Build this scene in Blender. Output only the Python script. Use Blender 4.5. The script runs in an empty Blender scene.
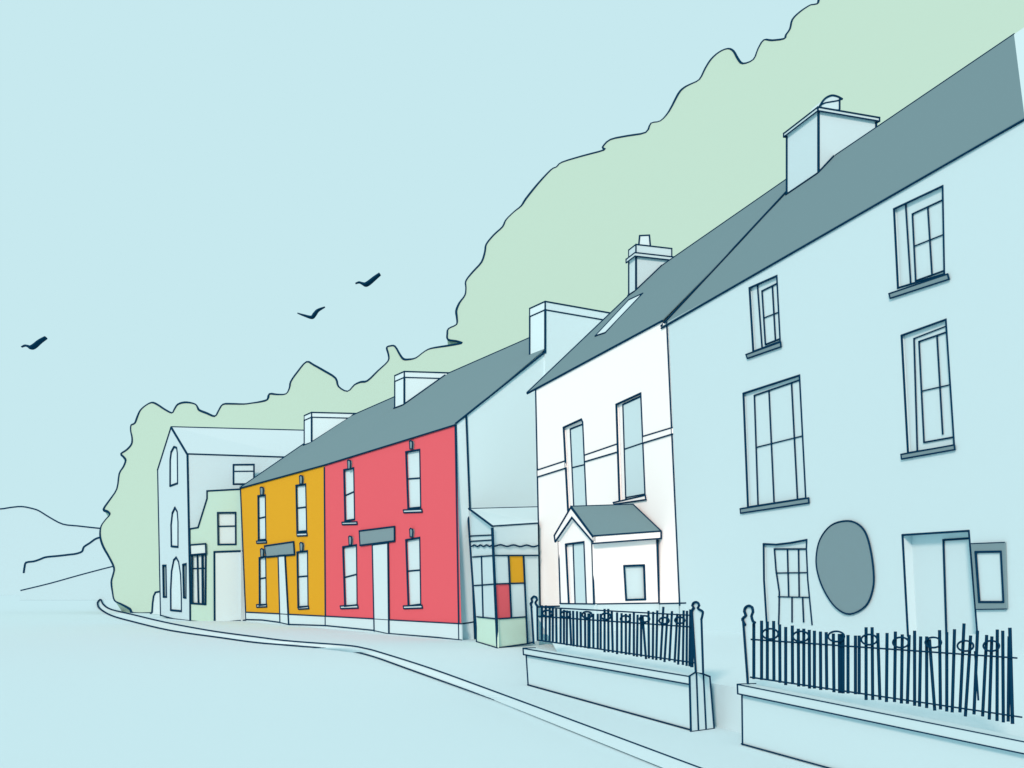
import bpy, math
from mathutils import Vector
from mathutils.geometry import tessellate_polygon

# ------------------------------------------------------------------ survey frame
F = 1000.0            # focal length in picture widths/1024
H = 1.2               # eye height above the pavement
CX, CY = 512.0, 592.0 # horizon row
EYE = Vector((0, 0, H))
scene = bpy.context.scene
col = scene.collection


def V(*a):
    return Vector(a)


class Plane:
    """a vertical building line on the site plan: start point, direction along the street, face normal"""
    def __init__(self, p0, d, n=None):
        self.p0 = Vector(p0)
        self.d = Vector(d).normalized()
        n = n if n is not None else V(-self.d.y, self.d.x, 0)
        self.n = Vector(n).normalized()
        if self.n.dot(EYE - self.p0) < 0:
            self.n = -self.n

    def at(self, u, v, off=0.0):
        r = V((u - CX) / F, 1, (CY - v) / F)
        p0 = self.p0 + self.n * off
        t = (p0 - EYE).dot(self.n) / r.dot(self.n)
        return EYE + r * t

    def pts(self, l, off=0.0):
        return [self.at(u, v, off) for u, v in l]


def plane3(a, b, c):
    n = (b - a).cross(c - a).normalized()
    return Plane(a, (b - a), n)


def ground(u, v, z=0.0):
    Y = (H - z) * F / (v - CY)
    return V((u - CX) / F * Y, Y, z)


def smooth(l, n=4, closed=False):
    out = []
    N = len(l)
    rng = range(N if closed else N - 1)
    for i in rng:
        if closed:
            p = [l[(i + k) % N] for k in (-1, 0, 1, 2)]
        else:
            p = [l[max(0, i - 1)], l[i], l[i + 1], l[min(N - 1, i + 2)]]
        for j in range(n):
            t = j / n
            q = []
            for k in range(len(l[0])):
                a, b, c, d = (x[k] for x in p)
                q.append(.5 * (2 * b + (c - a) * t + (2 * a - 5 * b + 4 * c - d) * t * t + (3 * b - a - 3 * c + d) * t ** 3))
            out.append(tuple(q))
    if not closed:
        out.append(tuple(l[-1]))
    return out


# ------------------------------------------------------------------ materials
def srgb(r, g, b):
    f = lambda c: (c / 255 / 12.92) if c / 255 <= .04045 else ((c / 255 + .055) / 1.055) ** 2.4
    return (f(r), f(g), f(b))


SKY = srgb(199, 233, 239)
SUN_COL = (1.0, 0.70, 0.58)
SUN_STR = 2.8


def mat(name, c):
    m = bpy.data.materials.new(name)
    m.use_nodes = True
    nt = m.node_tree
    b = nt.nodes['Principled BSDF']
    b.inputs['Roughness'].default_value = 1.0
    b.inputs['Specular IOR Level'].default_value = 0.0
    b.inputs['Base Color'].default_value = (*c, 1)
    return m


PALE = (.55, .72, .77)
M = {
    'pale': mat('pale_limewash', PALE),
    'ground': mat('pale_paving', (.585, .75, .80)),
    'hill': mat('pale_grass', (.41, .58, .64)),
    'pane': mat('pale_pane', PALE),
    'hall': mat('limewash_sun_offset', (.50, .665, .725)),  # pale limewash darkened to cancel the stronger sun on the hall
    'gable': mat('limewash_shade_offset', (.62, .81, .865)),  # pale limewash lightened to cancel shade on gables, pilaster and far chimneys
    'white': mat('white_limewash', (.93, .93, .93)),
    'red': mat('red_paint', (.68, .115, .145)),
    'yellow': mat('ochre_paint', (.64, .35, .027)),
    'slate': mat('grey_slate', (.155, .255, .288)),
    'grey': mat('grey_paint', (.187, .287, .322)),
    'green': mat('green_paint', (.43, .655, .595)),
    'mint': mat('mint_paint', (.56, .78, .68)),
    'leaf': mat('pale_foliage', (.382, .551, .479)),
    'ink': mat('navy_line', (.003, .034, .080)),
}
INK = M['ink']


# ------------------------------------------------------------------ mesh collector
class MB:
    def __init__(self, *mats):
        self.v, self.f, self.mi = [], [], []
        self.mats = list(mats) if mats else [M['pale']]

    def slot(self, m):
        m = M[m] if isinstance(m, str) else m
        if m not in self.mats:
            self.mats.append(m)
        return self.mats.index(m)

    def face(self, pts, m=0):
        i = len(self.v)
        self.v += [Vector(p) for p in pts]
        self.f.append(tuple(range(i, i + len(pts))))
        self.mi.append(m if isinstance(m, int) else self.slot(m))

    def prism(self, pts, vec, m=0):
        m = m if isinstance(m, int) else self.slot(m)
        pts = [Vector(p) for p in pts]
        vec = Vector(vec)
        i, n = len(self.v), len(pts)
        self.v += pts + [p + vec for p in pts]
        for tri in tessellate_polygon([pts]):
            self.f.append(tuple(i + k for k in tri)); self.mi.append(m)
            self.f.append(tuple(i + n + k for k in reversed(tri))); self.mi.append(m)
        for k in range(n):
            self.f.append((i + k, i + (k + 1) % n, i + n + (k + 1) % n, i + n + k)); self.mi.append(m)

    def holed(self, outer, holes, back, m=0, depths=None):
        """a flat wall face with openings, each opening lined with its reveals (back = unit vector into the wall)"""
        m = m if isinstance(m, int) else self.slot(m)
        loops = [[Vector(p) for p in outer]] + [[Vector(p) for p in h] for h in holes]
        flat = [p for l in loops for p in l]
        i = len(self.v)
        self.v += flat
        for tri in tessellate_polygon(loops):
            self.f.append(tuple(i + k for k in tri)); self.mi.append(m)
        for h, d in zip(holes, depths or []):
            for a, b in zip(h, list(h[1:]) + [h[0]]):
                self.face([a, b, b + back * d, a + back * d], m)

    def tube(self, pts, px, m=None, closed=False, rad=None, sides=6):
        """dark moulded bead along a line; px is its width as seen from the street corner"""
        m = self.slot(INK if m is None else m)
        pts = [Vector(p) for p in pts]
        # cut at sharp corners
        if not closed and rad is None:
            runs, cur = [], [pts[0]]
            for k in range(1, len(pts)):
                cur.append(pts[k])
                if k < len(pts) - 1:
                    a, b = pts[k] - pts[k - 1], pts[k + 1] - pts[k]
                    if a.length > 1e-6 and b.length > 1e-6 and a.angle(b) > .6:
                        runs.append(cur); cur = [pts[k]]
            runs.append(cur)
        else:
            runs = [pts]
        for run in runs:
            run = [p for k, p in enumerate(run) if k == 0 or (p - run[k - 1]).length > 1e-5]
            if len(run) < 2:
                continue
            n = len(run)
            R = rad if rad else [px * .54 * max(p.y, .5) / F for p in run]
            if not closed and rad is None:
                e0 = (run[0] - run[1]).normalized() * R[0] * .6
                e1 = (run[-1] - run[-2]).normalized() * R[-1] * .6
                run = [run[0] + e0] + run[1:-1] + [run[-1] + e1]
            base = len(self.v)
            up = None
            for k, p in enumerate(run):
                if closed:
                    t = run[(k + 1) % n] - run[k - 1]
                else:
                    t = run[min(n - 1, k + 1)] - run[max(0, k - 1)]
                t.normalize()
                if up is None:
                    up = t.orthogonal().normalized()
                up = (up - t * up.dot(t))
                up = up.normalized() if up.length > 1e-6 else t.orthogonal().normalized()
                w = t.cross(up)
                for s in range(sides):
                    a = 2 * math.pi * s / sides
                    self.v.append(p + (up * math.cos(a) + w * math.sin(a)) * R[k])
            for k in range(n if closed else n - 1):
                for s in range(sides):
                    a, b = base + k * sides, base + ((k + 1) % n) * sides
                    self.f.append((a + s, a + (s + 1) % sides, b + (s + 1) % sides, b + s)); self.mi.append(m)
            if not closed:
                self.f.append(tuple(base + s for s in range(sides))[::-1]); self.mi.append(m)
                self.f.append(tuple(base + (n - 1) * sides + s for s in range(sides))); self.mi.append(m)

    def build(self, name, parent=None, loc=None):
        me = bpy.data.meshes.new(name)
        o = bpy.data.objects.new(name, me)
        col.objects.link(o)
        if parent is not None:
            o.parent = parent
            L = Vector(root_loc(parent))
        else:
            L = Vector(loc) if loc is not None else V(0, 0, 0)
            o.location = L
        me.from_pydata([p - L for p in self.v], [], self.f)
        for m in self.mats:
            me.materials.append(m)
        for p, i in zip(me.polygons, self.mi):
            p.material_index = i
        me.update()
        return o


def root_loc(o):
    while o.parent is not None:
        o = o.parent
    return o.location


def tag(o, label=None, cat=None, group=None, kind=None):
    for k, x in (('label', label), ('category', cat), ('group', group), ('kind', kind)):
        if x:
            o[k] = x
    return o


def thing(name, loc, label, cat, group=None):
    o = bpy.data.objects.new(name, None)
    o.empty_display_size = .3
    col.objects.link(o)
    o.location = loc
    return tag(o, label, cat, group)


# ------------------------------------------------------------------ site plan
d_near = V(-.305, .952, 0).normalized()
b_near = V(.952, .305, 0).normalized()            # into the houses
FACADE = Plane((7.916 / .32 * 0 + 7.916 - .32 * 16.0, 16.0, 0), d_near)
GARDEN = Plane((.23, 12.77, 0), d_near)           # street face of the garden walls
G0 = V(-1.35, 25.0, 0)
d_far = V(-.5145, .857, 0).normalized()
b_far = V(.857, .5145, 0).normalized()
FAR = Plane(G0, d_far)


# ------------------------------------------------------------------ building pieces
def window(root, P, outer, depth, bars=(), frame=None, sill=None, sill_mat='pale', pane_mat='pane',
           w=2.0, wb=1.6, reveal=None, name='window', out=.02, pane_q=None, lining=None, outline=None, lines=(), sill_w=None, pane_thick=.05):
    """opening outline, glazing bars and sill; returns (hole outline, reveal depth)"""
    hole = P.pts(outer)
    b = -P.n
    mb = MB(INK)
    mb.tube(P.pts(outline) if outline else hole + [hole[0]], w)
    if frame:
        mb.tube(P.pts(frame, -depth + .01), wb)
    for bar in bars:
        mb.tube(P.pts(bar, -depth + .01), wb if abs(bar[0][0] - bar[1][0]) < abs(bar[0][1] - bar[1][1]) else wb * .75)
    for l in lines:
        mb.tube(P.pts(l, .004), wb)
    win = mb.build(name, root)
    pm = MB(M[pane_mat])
    if pane_q:
        lm = MB(M[lining]); lm.prism([p + b * depth for p in hole], b * pane_thick); lm.build('frame', win)
        pm.prism(P.pts(pane_q, -depth + .006), b * .005)
    else:
        pm.prism([p + b * depth for p in hole], b * pane_thick)
    pm.build('pane', win)
    if sill:
        s = MB(M[sill_mat])
        q = P.pts(sill, out)
        s.prism(q, b * (out + .01))
        s.tube(q + [q[0]], sill_w or max(1.4, w * .75))
        s.build('sill', win)
    return hole, depth


def roof(root, eL, eR, rL, rR, back, z_back, thick=.025, w=(1.7, 1.7, 2.0, 0), mat_='slate', name='roof'):
    """two slopes: front eave L/R, ridge L/R, rear eave one ridge-depth behind"""
    up = V(0, 0, thick)
    kL = (rL - eL); kR = (rR - eR)
    bL = V(rL.x + kL.x, rL.y + kL.y, z_back)
    bR = V(rR.x + kR.x, rR.y + kR.y, z_back)
    mb = MB(M[mat_])
    top = [eL + up, eR + up, rR + up, rL + up, bL + up, bR + up]
    bot = [eL, eR, rR, rL, bL, bR]
    T = lambda a: [top[i] for i in a]
    B = lambda a: [bot[i] for i in a]
    mb.face(T((0, 1, 2, 3))); mb.face(T((3, 2, 5, 4)))
    mb.face(B((3, 2, 1, 0))); mb.face(B((4, 5, 2, 3)))
    for a, c in ((0, 1), (1, 2), (2, 5), (5, 4), (4, 3), (3, 0)):
        mb.face([bot[a], bot[c], top[c], top[a]])
    if w[0]: mb.tube([bot[0] + up * .2, bot[1] + up * .2], w[0])
    if w[1]: mb.tube([top[3], top[2]], w[1])
    if w[2]: mb.tube([top[0], top[3], top[4]], w[2])
    if w[3]: mb.tube([top[1], top[2], top[5]], w[3])
    return mb.build(name, root), plane3(top[0], top[1], top[3] if w else top[2])


def chimney(rf, RP, d, bk, corner, u_left, u_right, v_top, cap=.16, over=.0, w=2.2, pot=None, T=None, W=None, drop=.6, z_ridge=None, m='pale', P=None):
    P = P or RP.at(*corner)
    def solve(direction, u):
        k = (u - CX) / F
        return (k * P.y - P.x) / (direction.x - k * direction.y)
    T = T or solve(d, u_left)
    W = W or solve(bk, u_right)
    zt = H + (CY - v_top) / F * P.y
    base = V(P.x, P.y, 0)
    z0 = P.z - drop
    def ring(z, o=0):
        q = [base - d * o - bk * o, base + d * (T + o) - bk * o, base + d * (T + o) + bk * (W + o), base - d * o + bk * (W + o)]
        return [V(p.x, p.y, z) for p in q]
    mb = MB(M[m])
    body = ring(z0)
    mb.prism(body, V(0, 0, zt - cap - z0))
    t = ring(zt - cap)
    for k in (0, 1, 3):
        lo = V(t[k].x, t[k].y, P.z - .02 if k == 0 else z0)
        mb.tube([lo, t[k]], w)
    # drawn seam where the stack meets the slope
    n = RP.n
    def on_roof(p):
        r = RP.p0
        return V(p.x, p.y, r.z - (n.x * (p.x - r.x) + n.y * (p.y - r.y)) / n.z)
    e_ = P.y * .0007
    mb.tube([on_roof(body[1] - bk * e_) + n * e_, on_roof(body[0] - bk * e_) + n * e_], w * .7)
    sl_k = max(.2, min(W - .02, (z_ridge - P.z) / max(.05, -(n.x * bk.x + n.y * bk.y) / n.z))) if z_ridge else 0
    if sl_k:
        mb.tube([on_roof(body[0] - d * e_) + n * e_, on_roof(body[0] + bk * sl_k - d * e_) + n * e_], w * .75)
    ch = mb.build('chimney', rf)
    c = MB(M[m])
    a, b2 = ring(zt - cap, over + .004), ring(zt, over + .004)
    c.prism(a, V(0, 0, cap))
    c.tube(a, w * .6, closed=False); c.tube([a[3], a[0]], w * .6)
    c.tube(b2 + [b2[0]], w * .7)
    c.tube([a[0], b2[0]], w * .7); c.tube([a[1], b2[1]], w * .7); c.tube([a[3], b2[3]], w * .7)
    c.build('cap', ch)
    return ch, ring, zt, T, W


# ================================================================== BLUE HOUSE (nearest)
CB = FACADE.at(667, 592)                         # party corner with the white house
blue = thing('terraced_house', V(CB.x, CB.y, .6), 'tall pale blue house with slate roof and grey sills, nearest on the right', 'house')
holes = []
bw = dict(sill_mat='grey', w=2.0, wb=1.6)
D = .028
holes.append(window(blue, FACADE, [(749.5, 288), (777, 275.8), (780.4, 341.6), (753.3, 351.6)], D,
    frame=[(777, 283.5), (762, 291), (765.4, 344.5), (779.5, 339)],
    bars=[[(757.5, 285.5), (762, 347)], [(772.4, 287), (775.4, 340)], [(763.7, 318), (779, 312)]],
    sill=[(746, 354.6), (780.4, 342), (781, 346.8), (747.5, 358.4)], **bw))
holes.append(window(blue, FACADE, [(894, 209), (942.8, 186), (944.5, 274), (898, 288)], D,
    frame=[(943.5, 199.5), (912.4, 214), (915.7, 280.8), (944.5, 270.5)],
    bars=[[(905.7, 205), (910.7, 283.5)], [(927.8, 207.5), (932, 274.5)], [(915, 245.8), (944, 234.3)]],
    sill=[(889, 293.7), (947.5, 274), (949, 279.2), (890.3, 298.3)], **bw))
holes.append(window(blue, FACADE, [(743.4, 393.5), (799.7, 375.3), (806, 498.3), (748, 507.3)], D,
    frame=[(758, 504.5), (754.4, 395.5), (801, 379.5)],
    bars=[[(769, 391.5), (774, 501.5)], [(791.5, 383), (797.4, 498)], [(756, 447.4), (803.4, 435.7)]],
    sill=[(740.3, 508.8), (808.5, 498), (808.9, 503), (740.7, 513.2)], **bw))
holes.append(window(blue, FACADE, [(901.6, 335.5), (946, 319.5), (954.4, 445.5), (908, 453)], D,
    frame=[(946.8, 332), (919, 341.6), (924, 442.4), (954, 437)],
    bars=[[(914, 338.5), (917.3, 450.8)], [(914, 338.5), (946.3, 326)], [(937, 336), (942.7, 434)], [(922, 391), (951, 384.5)]],
    sill=[(901, 454.4), (954.2, 444.9), (954.8, 449.6), (901.7, 459)], **bw))
holes.append(window(blue, FACADE, smooth([(763.6, 544), (776, 544.6), (790, 543), (807, 539.8), (806.6, 549), (808, 580), (812.5, 626), (790, 626), (766.6, 626), (764, 580)], 1, True), D,
    frame=[(807, 549), (774.4, 549), (776, 570), (779.3, 592), (779, 612), (778.6, 624)],
    bars=[[(787.4, 549), (788.7, 597)], [(792, 598), (792, 622)], [(798.5, 549), (799.2, 597)], [(802.6, 598), (803.6, 622)],
          [(776, 573), (807.5, 572.6)], [(778.4, 596.7), (809.5, 597.4)]], w=1.9, wb=1.6,
    outline=[(766.6, 622), (764, 580), (763.6, 544), (776, 544.6), (790, 543), (807, 539.8), (806.6, 549), (808, 580), (812.3, 624.5)]))
door_hole = FACADE.pts([(902.5, 535), (969, 530.8), (977.5, 634), (908, 636)])
holes.append((door_hole, .12))
# front, ends, back
tL = FACADE.at(667, 326.0)
yR = 8.4
pR = V(7.916 - .32 * yR, yR, 0)
pR = pR - FACADE.n * (pR - FACADE.p0).dot(FACADE.n)
eave_z = 5.68
base_z = .60
bL = FACADE.at(679, 592)
front = [FACADE.at(679.5, 606), V(pR.x, pR.y, base_z), V(pR.x, pR.y, eave_z), V(tL.x, tL.y, eave_z + .01)]
front[0].z = base_z
K = 2.6
rz = 8.42
wl = MB(M['pale'])
wl.holed(front, [h for h, _ in holes], b_near, depths=[d for _, d in holes])
for q in (front[3], front[2]):
    lo = V(q.x, q.y, base_z)
    q_ = q - V(0, 0, .07)
    wl.face([lo, q_, V(q.x, q.y, 0) + b_near * K + V(0, 0, rz - .12), q_ + b_near * 2 * K, lo + b_near * 2 * K])
wl.face([front[0] + b_near * 2 * K, front[1] + b_near * 2 * K, front[2] + b_near * 2 * K, front[3] + b_near * 2 * K])
wl.tube([front[3], FACADE.at(680, 605)], 2.1)
wall_b = wl.build('wall', blue)
# roof: slate until the drawn stop, pale coping strip beyond it
eLb = FACADE.at(661.5, 328.5, .015)
eMb = FACADE.at(1024.5, 119.8, .015)
rLb = V(eLb.x, eLb.y, 0) + b_near * (K + .05); rLb.z = rz
rEnd = V(eMb.x, eMb.y, 0)
def ridge_at(u):   # point of the blue ridge seen in column u
    k = (u - CX) / F
    t = (k * rLb.y - rLb.x) / (d_near.x - k * d_near.y)
    return V(rLb.x + d_near.x * t, rLb.y + d_near.y * t, rz)
rMb = ridge_at(1014)
up = V(0, 0, .03)
rb = MB(M['slate'])
rb.prism([eLb + up, eMb + up, rMb + up, rLb + up], -up)
bkL = rLb + b_near * (K + .05); bkL.z = eave_z
bkM = rMb + b_near * (K + .05); bkM.z = eave_z
rb.prism([rLb + up, rMb + up, bkM + up, bkL + up], -up)
rb.tube([eLb + up * .2, eMb + up * .2], 1.9)
rb.tube([rLb + up, rMb + up], 1.8)
rb.tube([eLb + up + V(-.006, -.01, .012), rLb + up + V(-.006, -.01, .02)], 2.0)
vb = [eLb + up, rLb + up]
rb.prism([vb[0], vb[1], vb[1] - V(0, 0, .3), vb[0] - V(0, 0, .03)], d_near * .012)
roof_b = rb.build('roof', blue)
RPb = plane3(eLb + up, eMb + up, rLb + up)
eNb = eMb - d_near * ((eMb - V(pR.x, pR.y, eMb.z)).length); eNb.z = eMb.z
rNb = rMb - d_near * 4.2
bkN = bkM - d_near * 4.2
rs = MB(M['pale'])
rs.prism([eMb + up, eNb + up, rNb + up, rMb + up], -up)
rs.prism([rMb + up, rNb + up, bkN + up, bkM + up], -up)
rs.tube([eMb + up * .2, eNb + up * .2], 1.9)
rs.build('roof_coping', blue)
ch, ring, zt, T, W = chimney(blue, RPb, d_near, b_near, (818.5, 173), 787, 876, 108.5, cap=.06, over=.035, w=2.4, z_ridge=rz)
# rain cowl on the stack
c0 = V(0, 0, 0)
cw = MB(M['pale'])
rg = ring(zt)
def cowl_pt(u, v, off=0):
    Pc = Plane(rg[0] + d_near * (T * .45), b_near, d_near)
    return Pc.at(u, v, off)
cc = [cowl_pt(*q) for q in ((822, 109), (839.5, 109), (839.5, 99.6), (831, 102), (822, 104))]
cw.prism(cc, d_near * .3)
cw.tube([cc[1], cc[2]], 2.0)
dm = [cowl_pt(*q) for q in smooth([(820, 105.5), (824.5, 99), (831, 95.6), (837, 96.4), (842, 99)], 4)]
dl = [cowl_pt(*q) for q in smooth([(842, 99), (838, 100.6), (829, 102.2), (825, 103), (820, 105.5)], 4)]
cw.prism(dm + dl[1:-1], d_near * .34)
cw.tube([p for p in dm], 2.0); cw.tube(dl, 1.4)
cw.build('cowl', ch)
# recessed street door
dr = MB(M['pale'])
dq = [p + b_near * .12 for p in door_hole]
dr.prism(dq, b_near * .06)
dr.tube(door_hole[3:] + door_hole[:3] , 2.0)
dr.tube(FACADE.pts([(946.3, 632), (943.4, 540), (970, 538.3)], -.11), 2.0)
dr.build('door', blue)

# oval sign and notice board on the blue house
oval = [(360, 60), (392, 67), (416, 92), (431, 140), (440, 205), (438, 255), (418, 303), (372, 327), (332, 308), (300, 262), (281, 212), (276, 165), (287, 113), (318, 73)]
og = FACADE.pts(smooth([(720 + x * .349, 500 + y * .349) for x, y in oval], 4, True), .022)
oc = FACADE.at(845, 567.4, 0)
om = MB(M['grey'])
om.prism(og, b_near * .018)
om.tube(og, 1.8, closed=True)
tag(om.build('oval_sign', None, oc), 'blank grey oval plaque fixed to the pale blue wall between window and door', 'sign')
nb = thing('notice_board', FACADE.at(988, 609), 'square grey framed board with pale panel beside the recessed doorway', 'notice board')
m1 = MB(M['grey'])
fo = FACADE.pts([(971, 543.6), (1004.4, 542.3), (1006.4, 609), (976, 609.5)], .025)
fi = FACADE.pts([(975.6, 552), (1001, 551.6), (1003.6, 602), (979.3, 602)], .025)
m1.holed(fo, [fi], b_near, depths=[.012])
for k in range(4):
    m1.face([fo[k], fo[(k + 1) % 4], fo[(k + 1) % 4] + b_near * .022, fo[k] + b_near * .022])
m1.tube(fi + [fi[0]], 2.2)
m1.tube([fo[2], fo[3]], 1.0); m1.tube([fo[0], fo[1]], 1.0)
m1.build('frame', nb)
m2 = MB(M['pane'])
m2.prism([p + b_near * .012 for p in fi], b_near * .010)
m2.build('panel', nb)

# ================================================================== WHITE HOUSE
CW = FACADE.at(537, 592)
white = thing('terraced_house', V(CW.x, CW.y, .85), 'white house with gabled porch and skylight between the blue house and the shop', 'house')
holes = []
DW = .04
holes.append(window(white, FACADE, [(563.6, 427.5), (581.6, 419.3), (583, 422.5), (586.8, 508), (568.2, 514)], DW,
    frame=[(574.2, 512), (570.4, 429), (583, 424)], bars=[[(572, 467.7), (585, 464.5)]], w=2.0, wb=1.7, lining='white',
    pane_q=[(574, 511.5), (570.4, 429), (582.6, 424.2), (586.3, 508.4)]))
holes.append(window(white, FACADE, [(616.3, 404.5), (641, 393.2), (645.4, 497), (619.5, 503)], DW,
    frame=[(626, 501.5), (623, 404.5), (641.6, 396)], bars=[[(625, 449), (643.5, 442.7)], [(626, 497.5), (645, 494)]], w=2.0, wb=1.7, lining='white',
    pane_q=[(626, 497.5), (623, 404.5), (641, 396.2), (644.9, 494)],
    sill=[(613.3, 502.6), (645.2, 495.3), (646, 499.6), (614.3, 504.2)], sill_mat='white', out=.02))
wf = FACADE.pts([(540.5, 606.6), (680, 603.2), (668.8, 326.5), (661.5, 322.0), (536, 389.3)])
wm = MB(M['white'])
wm.holed(wf, [h for h, _ in holes], b_near, depths=[d for _, d in holes])
Kw = 3.3
zw = 9.1
# party gables: the unseen left one white to bounce light, the right pale
gl = [wf[4], V(wf[4].x, wf[4].y, 0) + b_near * Kw + V(0, 0, zw - .02), wf[4] + b_near * 2 * Kw, wf[0] + b_near * 2 * Kw, wf[0]]
gr_ = [wf[2], V(wf[2].x, wf[2].y, 0) + b_near * Kw + V(0, 0, zw - .25), wf[2] + b_near * 2 * Kw - V(0, 0, .3), wf[1] + b_near * 2 * Kw, wf[1]]
gr_[0] = wf[2] - V(0, 0, .10)
wm.face(gl); wm.face(gr_, 'pale'); wm.face([p + b_near * 2 * Kw for p in wf], 'pale')
wm.tube([wf[4], wf[0]], 2.2)
wm.tube([wf[0], wf[1], FACADE.at(686, 603)], 1.4)
wm.build('wall', white)
for seg in (([(537.5, 470), (565, 461)], [(537.5, 477), (566, 468)]), ([(585, 455), (617, 444)], [(585, 461.6), (617.5, 452)]), ([(643, 436.4), (672, 427.6)], [(643, 443), (672.4, 434)])):
    a, b = seg
    sc_ = MB(M['white'])
    q = FACADE.pts([a[0], a[1], b[1], b[0]], .012)
    sc_.prism(q, b_near * .015)
    sc_.tube(q[:2], 1.4); sc_.tube(q[2:], 1.4)
    sc_.build('string_course', white)
eLw = FACADE.at(527.5, 393.6, .015); eRw = FACADE.at(662.0, 321.2, .015)
rLw = V(eLw.x, eLw.y, 0) + b_near * (Kw + .05) + V(0, 0, zw)
rRw = V(eRw.x, eRw.y, 0) + b_near * (Kw + .05) + V(0, 0, zw)
roof_w, RPw = roof(white, eLw, eRw, rLw, rRw, b_near, 5.8, w=(2.0, 1.8, 2.2, 0))
sk = MB(M['pane'])
sq = RPw.pts([(595.4, 336), (629, 300), (642.7, 293.6), (605.4, 332.7)], .03)
sk.prism(sq, -RPw.n * .03)
sk.tube(sq + [sq[0]], 1.7)
sk.build('skylight', roof_w)
ch, ring, zt, T, W = chimney(white, RPw, d_near, b_near, (636, 290.8), 629, 671.5, 244.5, cap=.22, over=0, w=2.0, z_ridge=zw)
rm = MB(M['pale'])
a = ring(zt - .30, .05); rm.prism(a, V(0, 0, .085))
a2 = [p + V(0, 0, .085) for p in a]
for q in (a, a2):
    rm.tube([q[1], q[0], q[3]], 1.3)
rm.tube([a[1], a2[1]], 1.6); rm.tube([a[3], a2[3]], 1.6)
rm.build('ledge', ch)
pt = MB(M['pale'])
pc = (ring(zt)[0] + ring(zt)[1]) / 2 + b_near * .32
ang = math.atan2(pc.y, pc.x)
def square(c, r_, z):
    return [c + V(math.cos(ang + math.pi / 4 + k * math.pi / 2) * r_, math.sin(ang + math.pi / 4 + k * math.pi / 2) * r_, z) for k in range(4)]
lo, hi = square(pc, .20, 0), square(pc, .165, .28)
for k in range(4):
    pt.face([lo[k], lo[(k + 1) % 4], hi[(k + 1) % 4], hi[k]])
    pt.tube([lo[k], hi[k]], 1.6); pt.tube([hi[k], hi[(k + 1) % 4]], 1.5)
pt.face(hi)
pt.build('chimney_pot', ch)

# porch: gable front parallel to the street, side wall towards us
PO = 1.205
porch_front = Plane(FACADE.p0 + FACADE.n * PO, d_near)
pc1 = porch_front.at(593.5, 604)
porch_side = Plane(pc1, b_near)
pf = porch_front.pts([(560, 603.5), (594, 604), (592, 541), (575.5, 508), (558.8, 541)])
ps = porch_side.pts([(594, 604), (659, 603), (657, 537), (592.2, 537)])
pm = MB(M['white'])
door_q = porch_front.pts([(568.8, 603), (586.6, 603.2), (584.2, 542), (565.8, 544.4)])
win_q = porch_side.pts([(624, 566), (644, 565.2), (645.2, 599.4), (626, 600)])
pm.holed(pf, [door_q], b_near, depths=[.03])
pm.holed(ps, [win_q], d_near, depths=[.03])
far_side = [p + d_near * ((pf[0] - pf[1]).length) for p in ps]
pm.face(far_side)
pm.tube([pf[1], pf[2]], 2.0)
pm.tube([pf[0], pf[1]], 1.4); pm.tube([ps[0], ps[1]], 1.4)
pm.tube([porch_front.at(558.8, 541), porch_front.at(560.6, 602.6)], 2.2)
pm.tube(porch_side.pts([(657, 540), (659, 602.4)]), 2.2)
porch = pm.build('porch', white)
pd = MB(M['white'])
pd.prism([p + b_near * .03 for p in door_q], b_near * .04)
pd.tube([door_q[0], door_q[3], door_q[2], door_q[1]], 2.0)
pl = porch_front.pts([(575.4, 603), (573.4, 544), (584.0, 542.6), (586.4, 603)], -.022)
pd.prism(pl, b_near * .006, 'pane')
pd.tube([pl[0], pl[1]], 2.0)
pd.build('door', porch)
pw = MB(INK)
pw.tube(win_q + [win_q[0]], 2.1)
pw.prism([p + d_near * .03 for p in win_q], d_near * .03, 'pane')
pw.build('window', porch)
pp_ = MB(M['pale'])
def under(l, vec):
    pp_.prism([p - V(0, 0, .003) for p in l] + [V(p.x, p.y, .25) for p in l[::-1]], vec)
under([pf[0], pf[1]], b_near * .05); under([ps[0], ps[1]], d_near * .05)
pp_.build('plinth', porch)
pq_ = MB(M['pale'])
pq_.prism([wf[0] - V(0, 0, .003), wf[1] - V(0, 0, .003), V(wf[1].x, wf[1].y, .25), V(wf[0].x, wf[0].y, .25)], b_near * .05)
pq_.build('plinth', white)
# porch roof: barge boards, slate slope, fascia
bo = porch_front.pts([(554.6, 535.5), (571, 507.5), (592.6, 536.5), (592.6, 541.5), (572, 517.5), (555.4, 541.5)], .06)
pr = MB(M['white'])
pr.prism(bo[:2] + [bo[4], bo[5]], b_near * .06)
pr.prism([bo[1], bo[2], bo[3], bo[4]], b_near * .06)
pr.tube([bo[0], bo[1]], 2.2); pr.tube([bo[1], bo[2]], 1.8); pr.tube([bo[5], bo[4], bo[3]], 2.0); pr.tube([bo[0], bo[5]], 2.2)
rid0 = bo[1] + V(0, 0, .02)
eav0 = bo[2] + V(0, 0, .01)
dirr = b_near * (PO + .06)
rid1 = FACADE.at(635, 504.4); rid1 = rid0 + b_near * ((rid1 - rid0).dot(b_near)); 
def along(p, u):
    k = (u - CX) / F
    t = (k * p.y - p.x) / (b_near.x - k * b_near.y)
    return p + b_near * t
rid1 = along(rid0, 633); eav1 = along(eav0, 661)
rid1.z = H + (CY - 504.4) / F * rid1.y; eav1.z = H + (CY - 531) / F * eav1.y
pr.prism([rid0, eav0, eav1, rid1], V(0, 0, -.02), 'slate')
eavF = bo[0] + V(0, 0, .01)
pr.prism([rid0, rid1, eavF + (eav1 - eav0), eavF], V(0, 0, -.02), 'slate')
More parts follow.
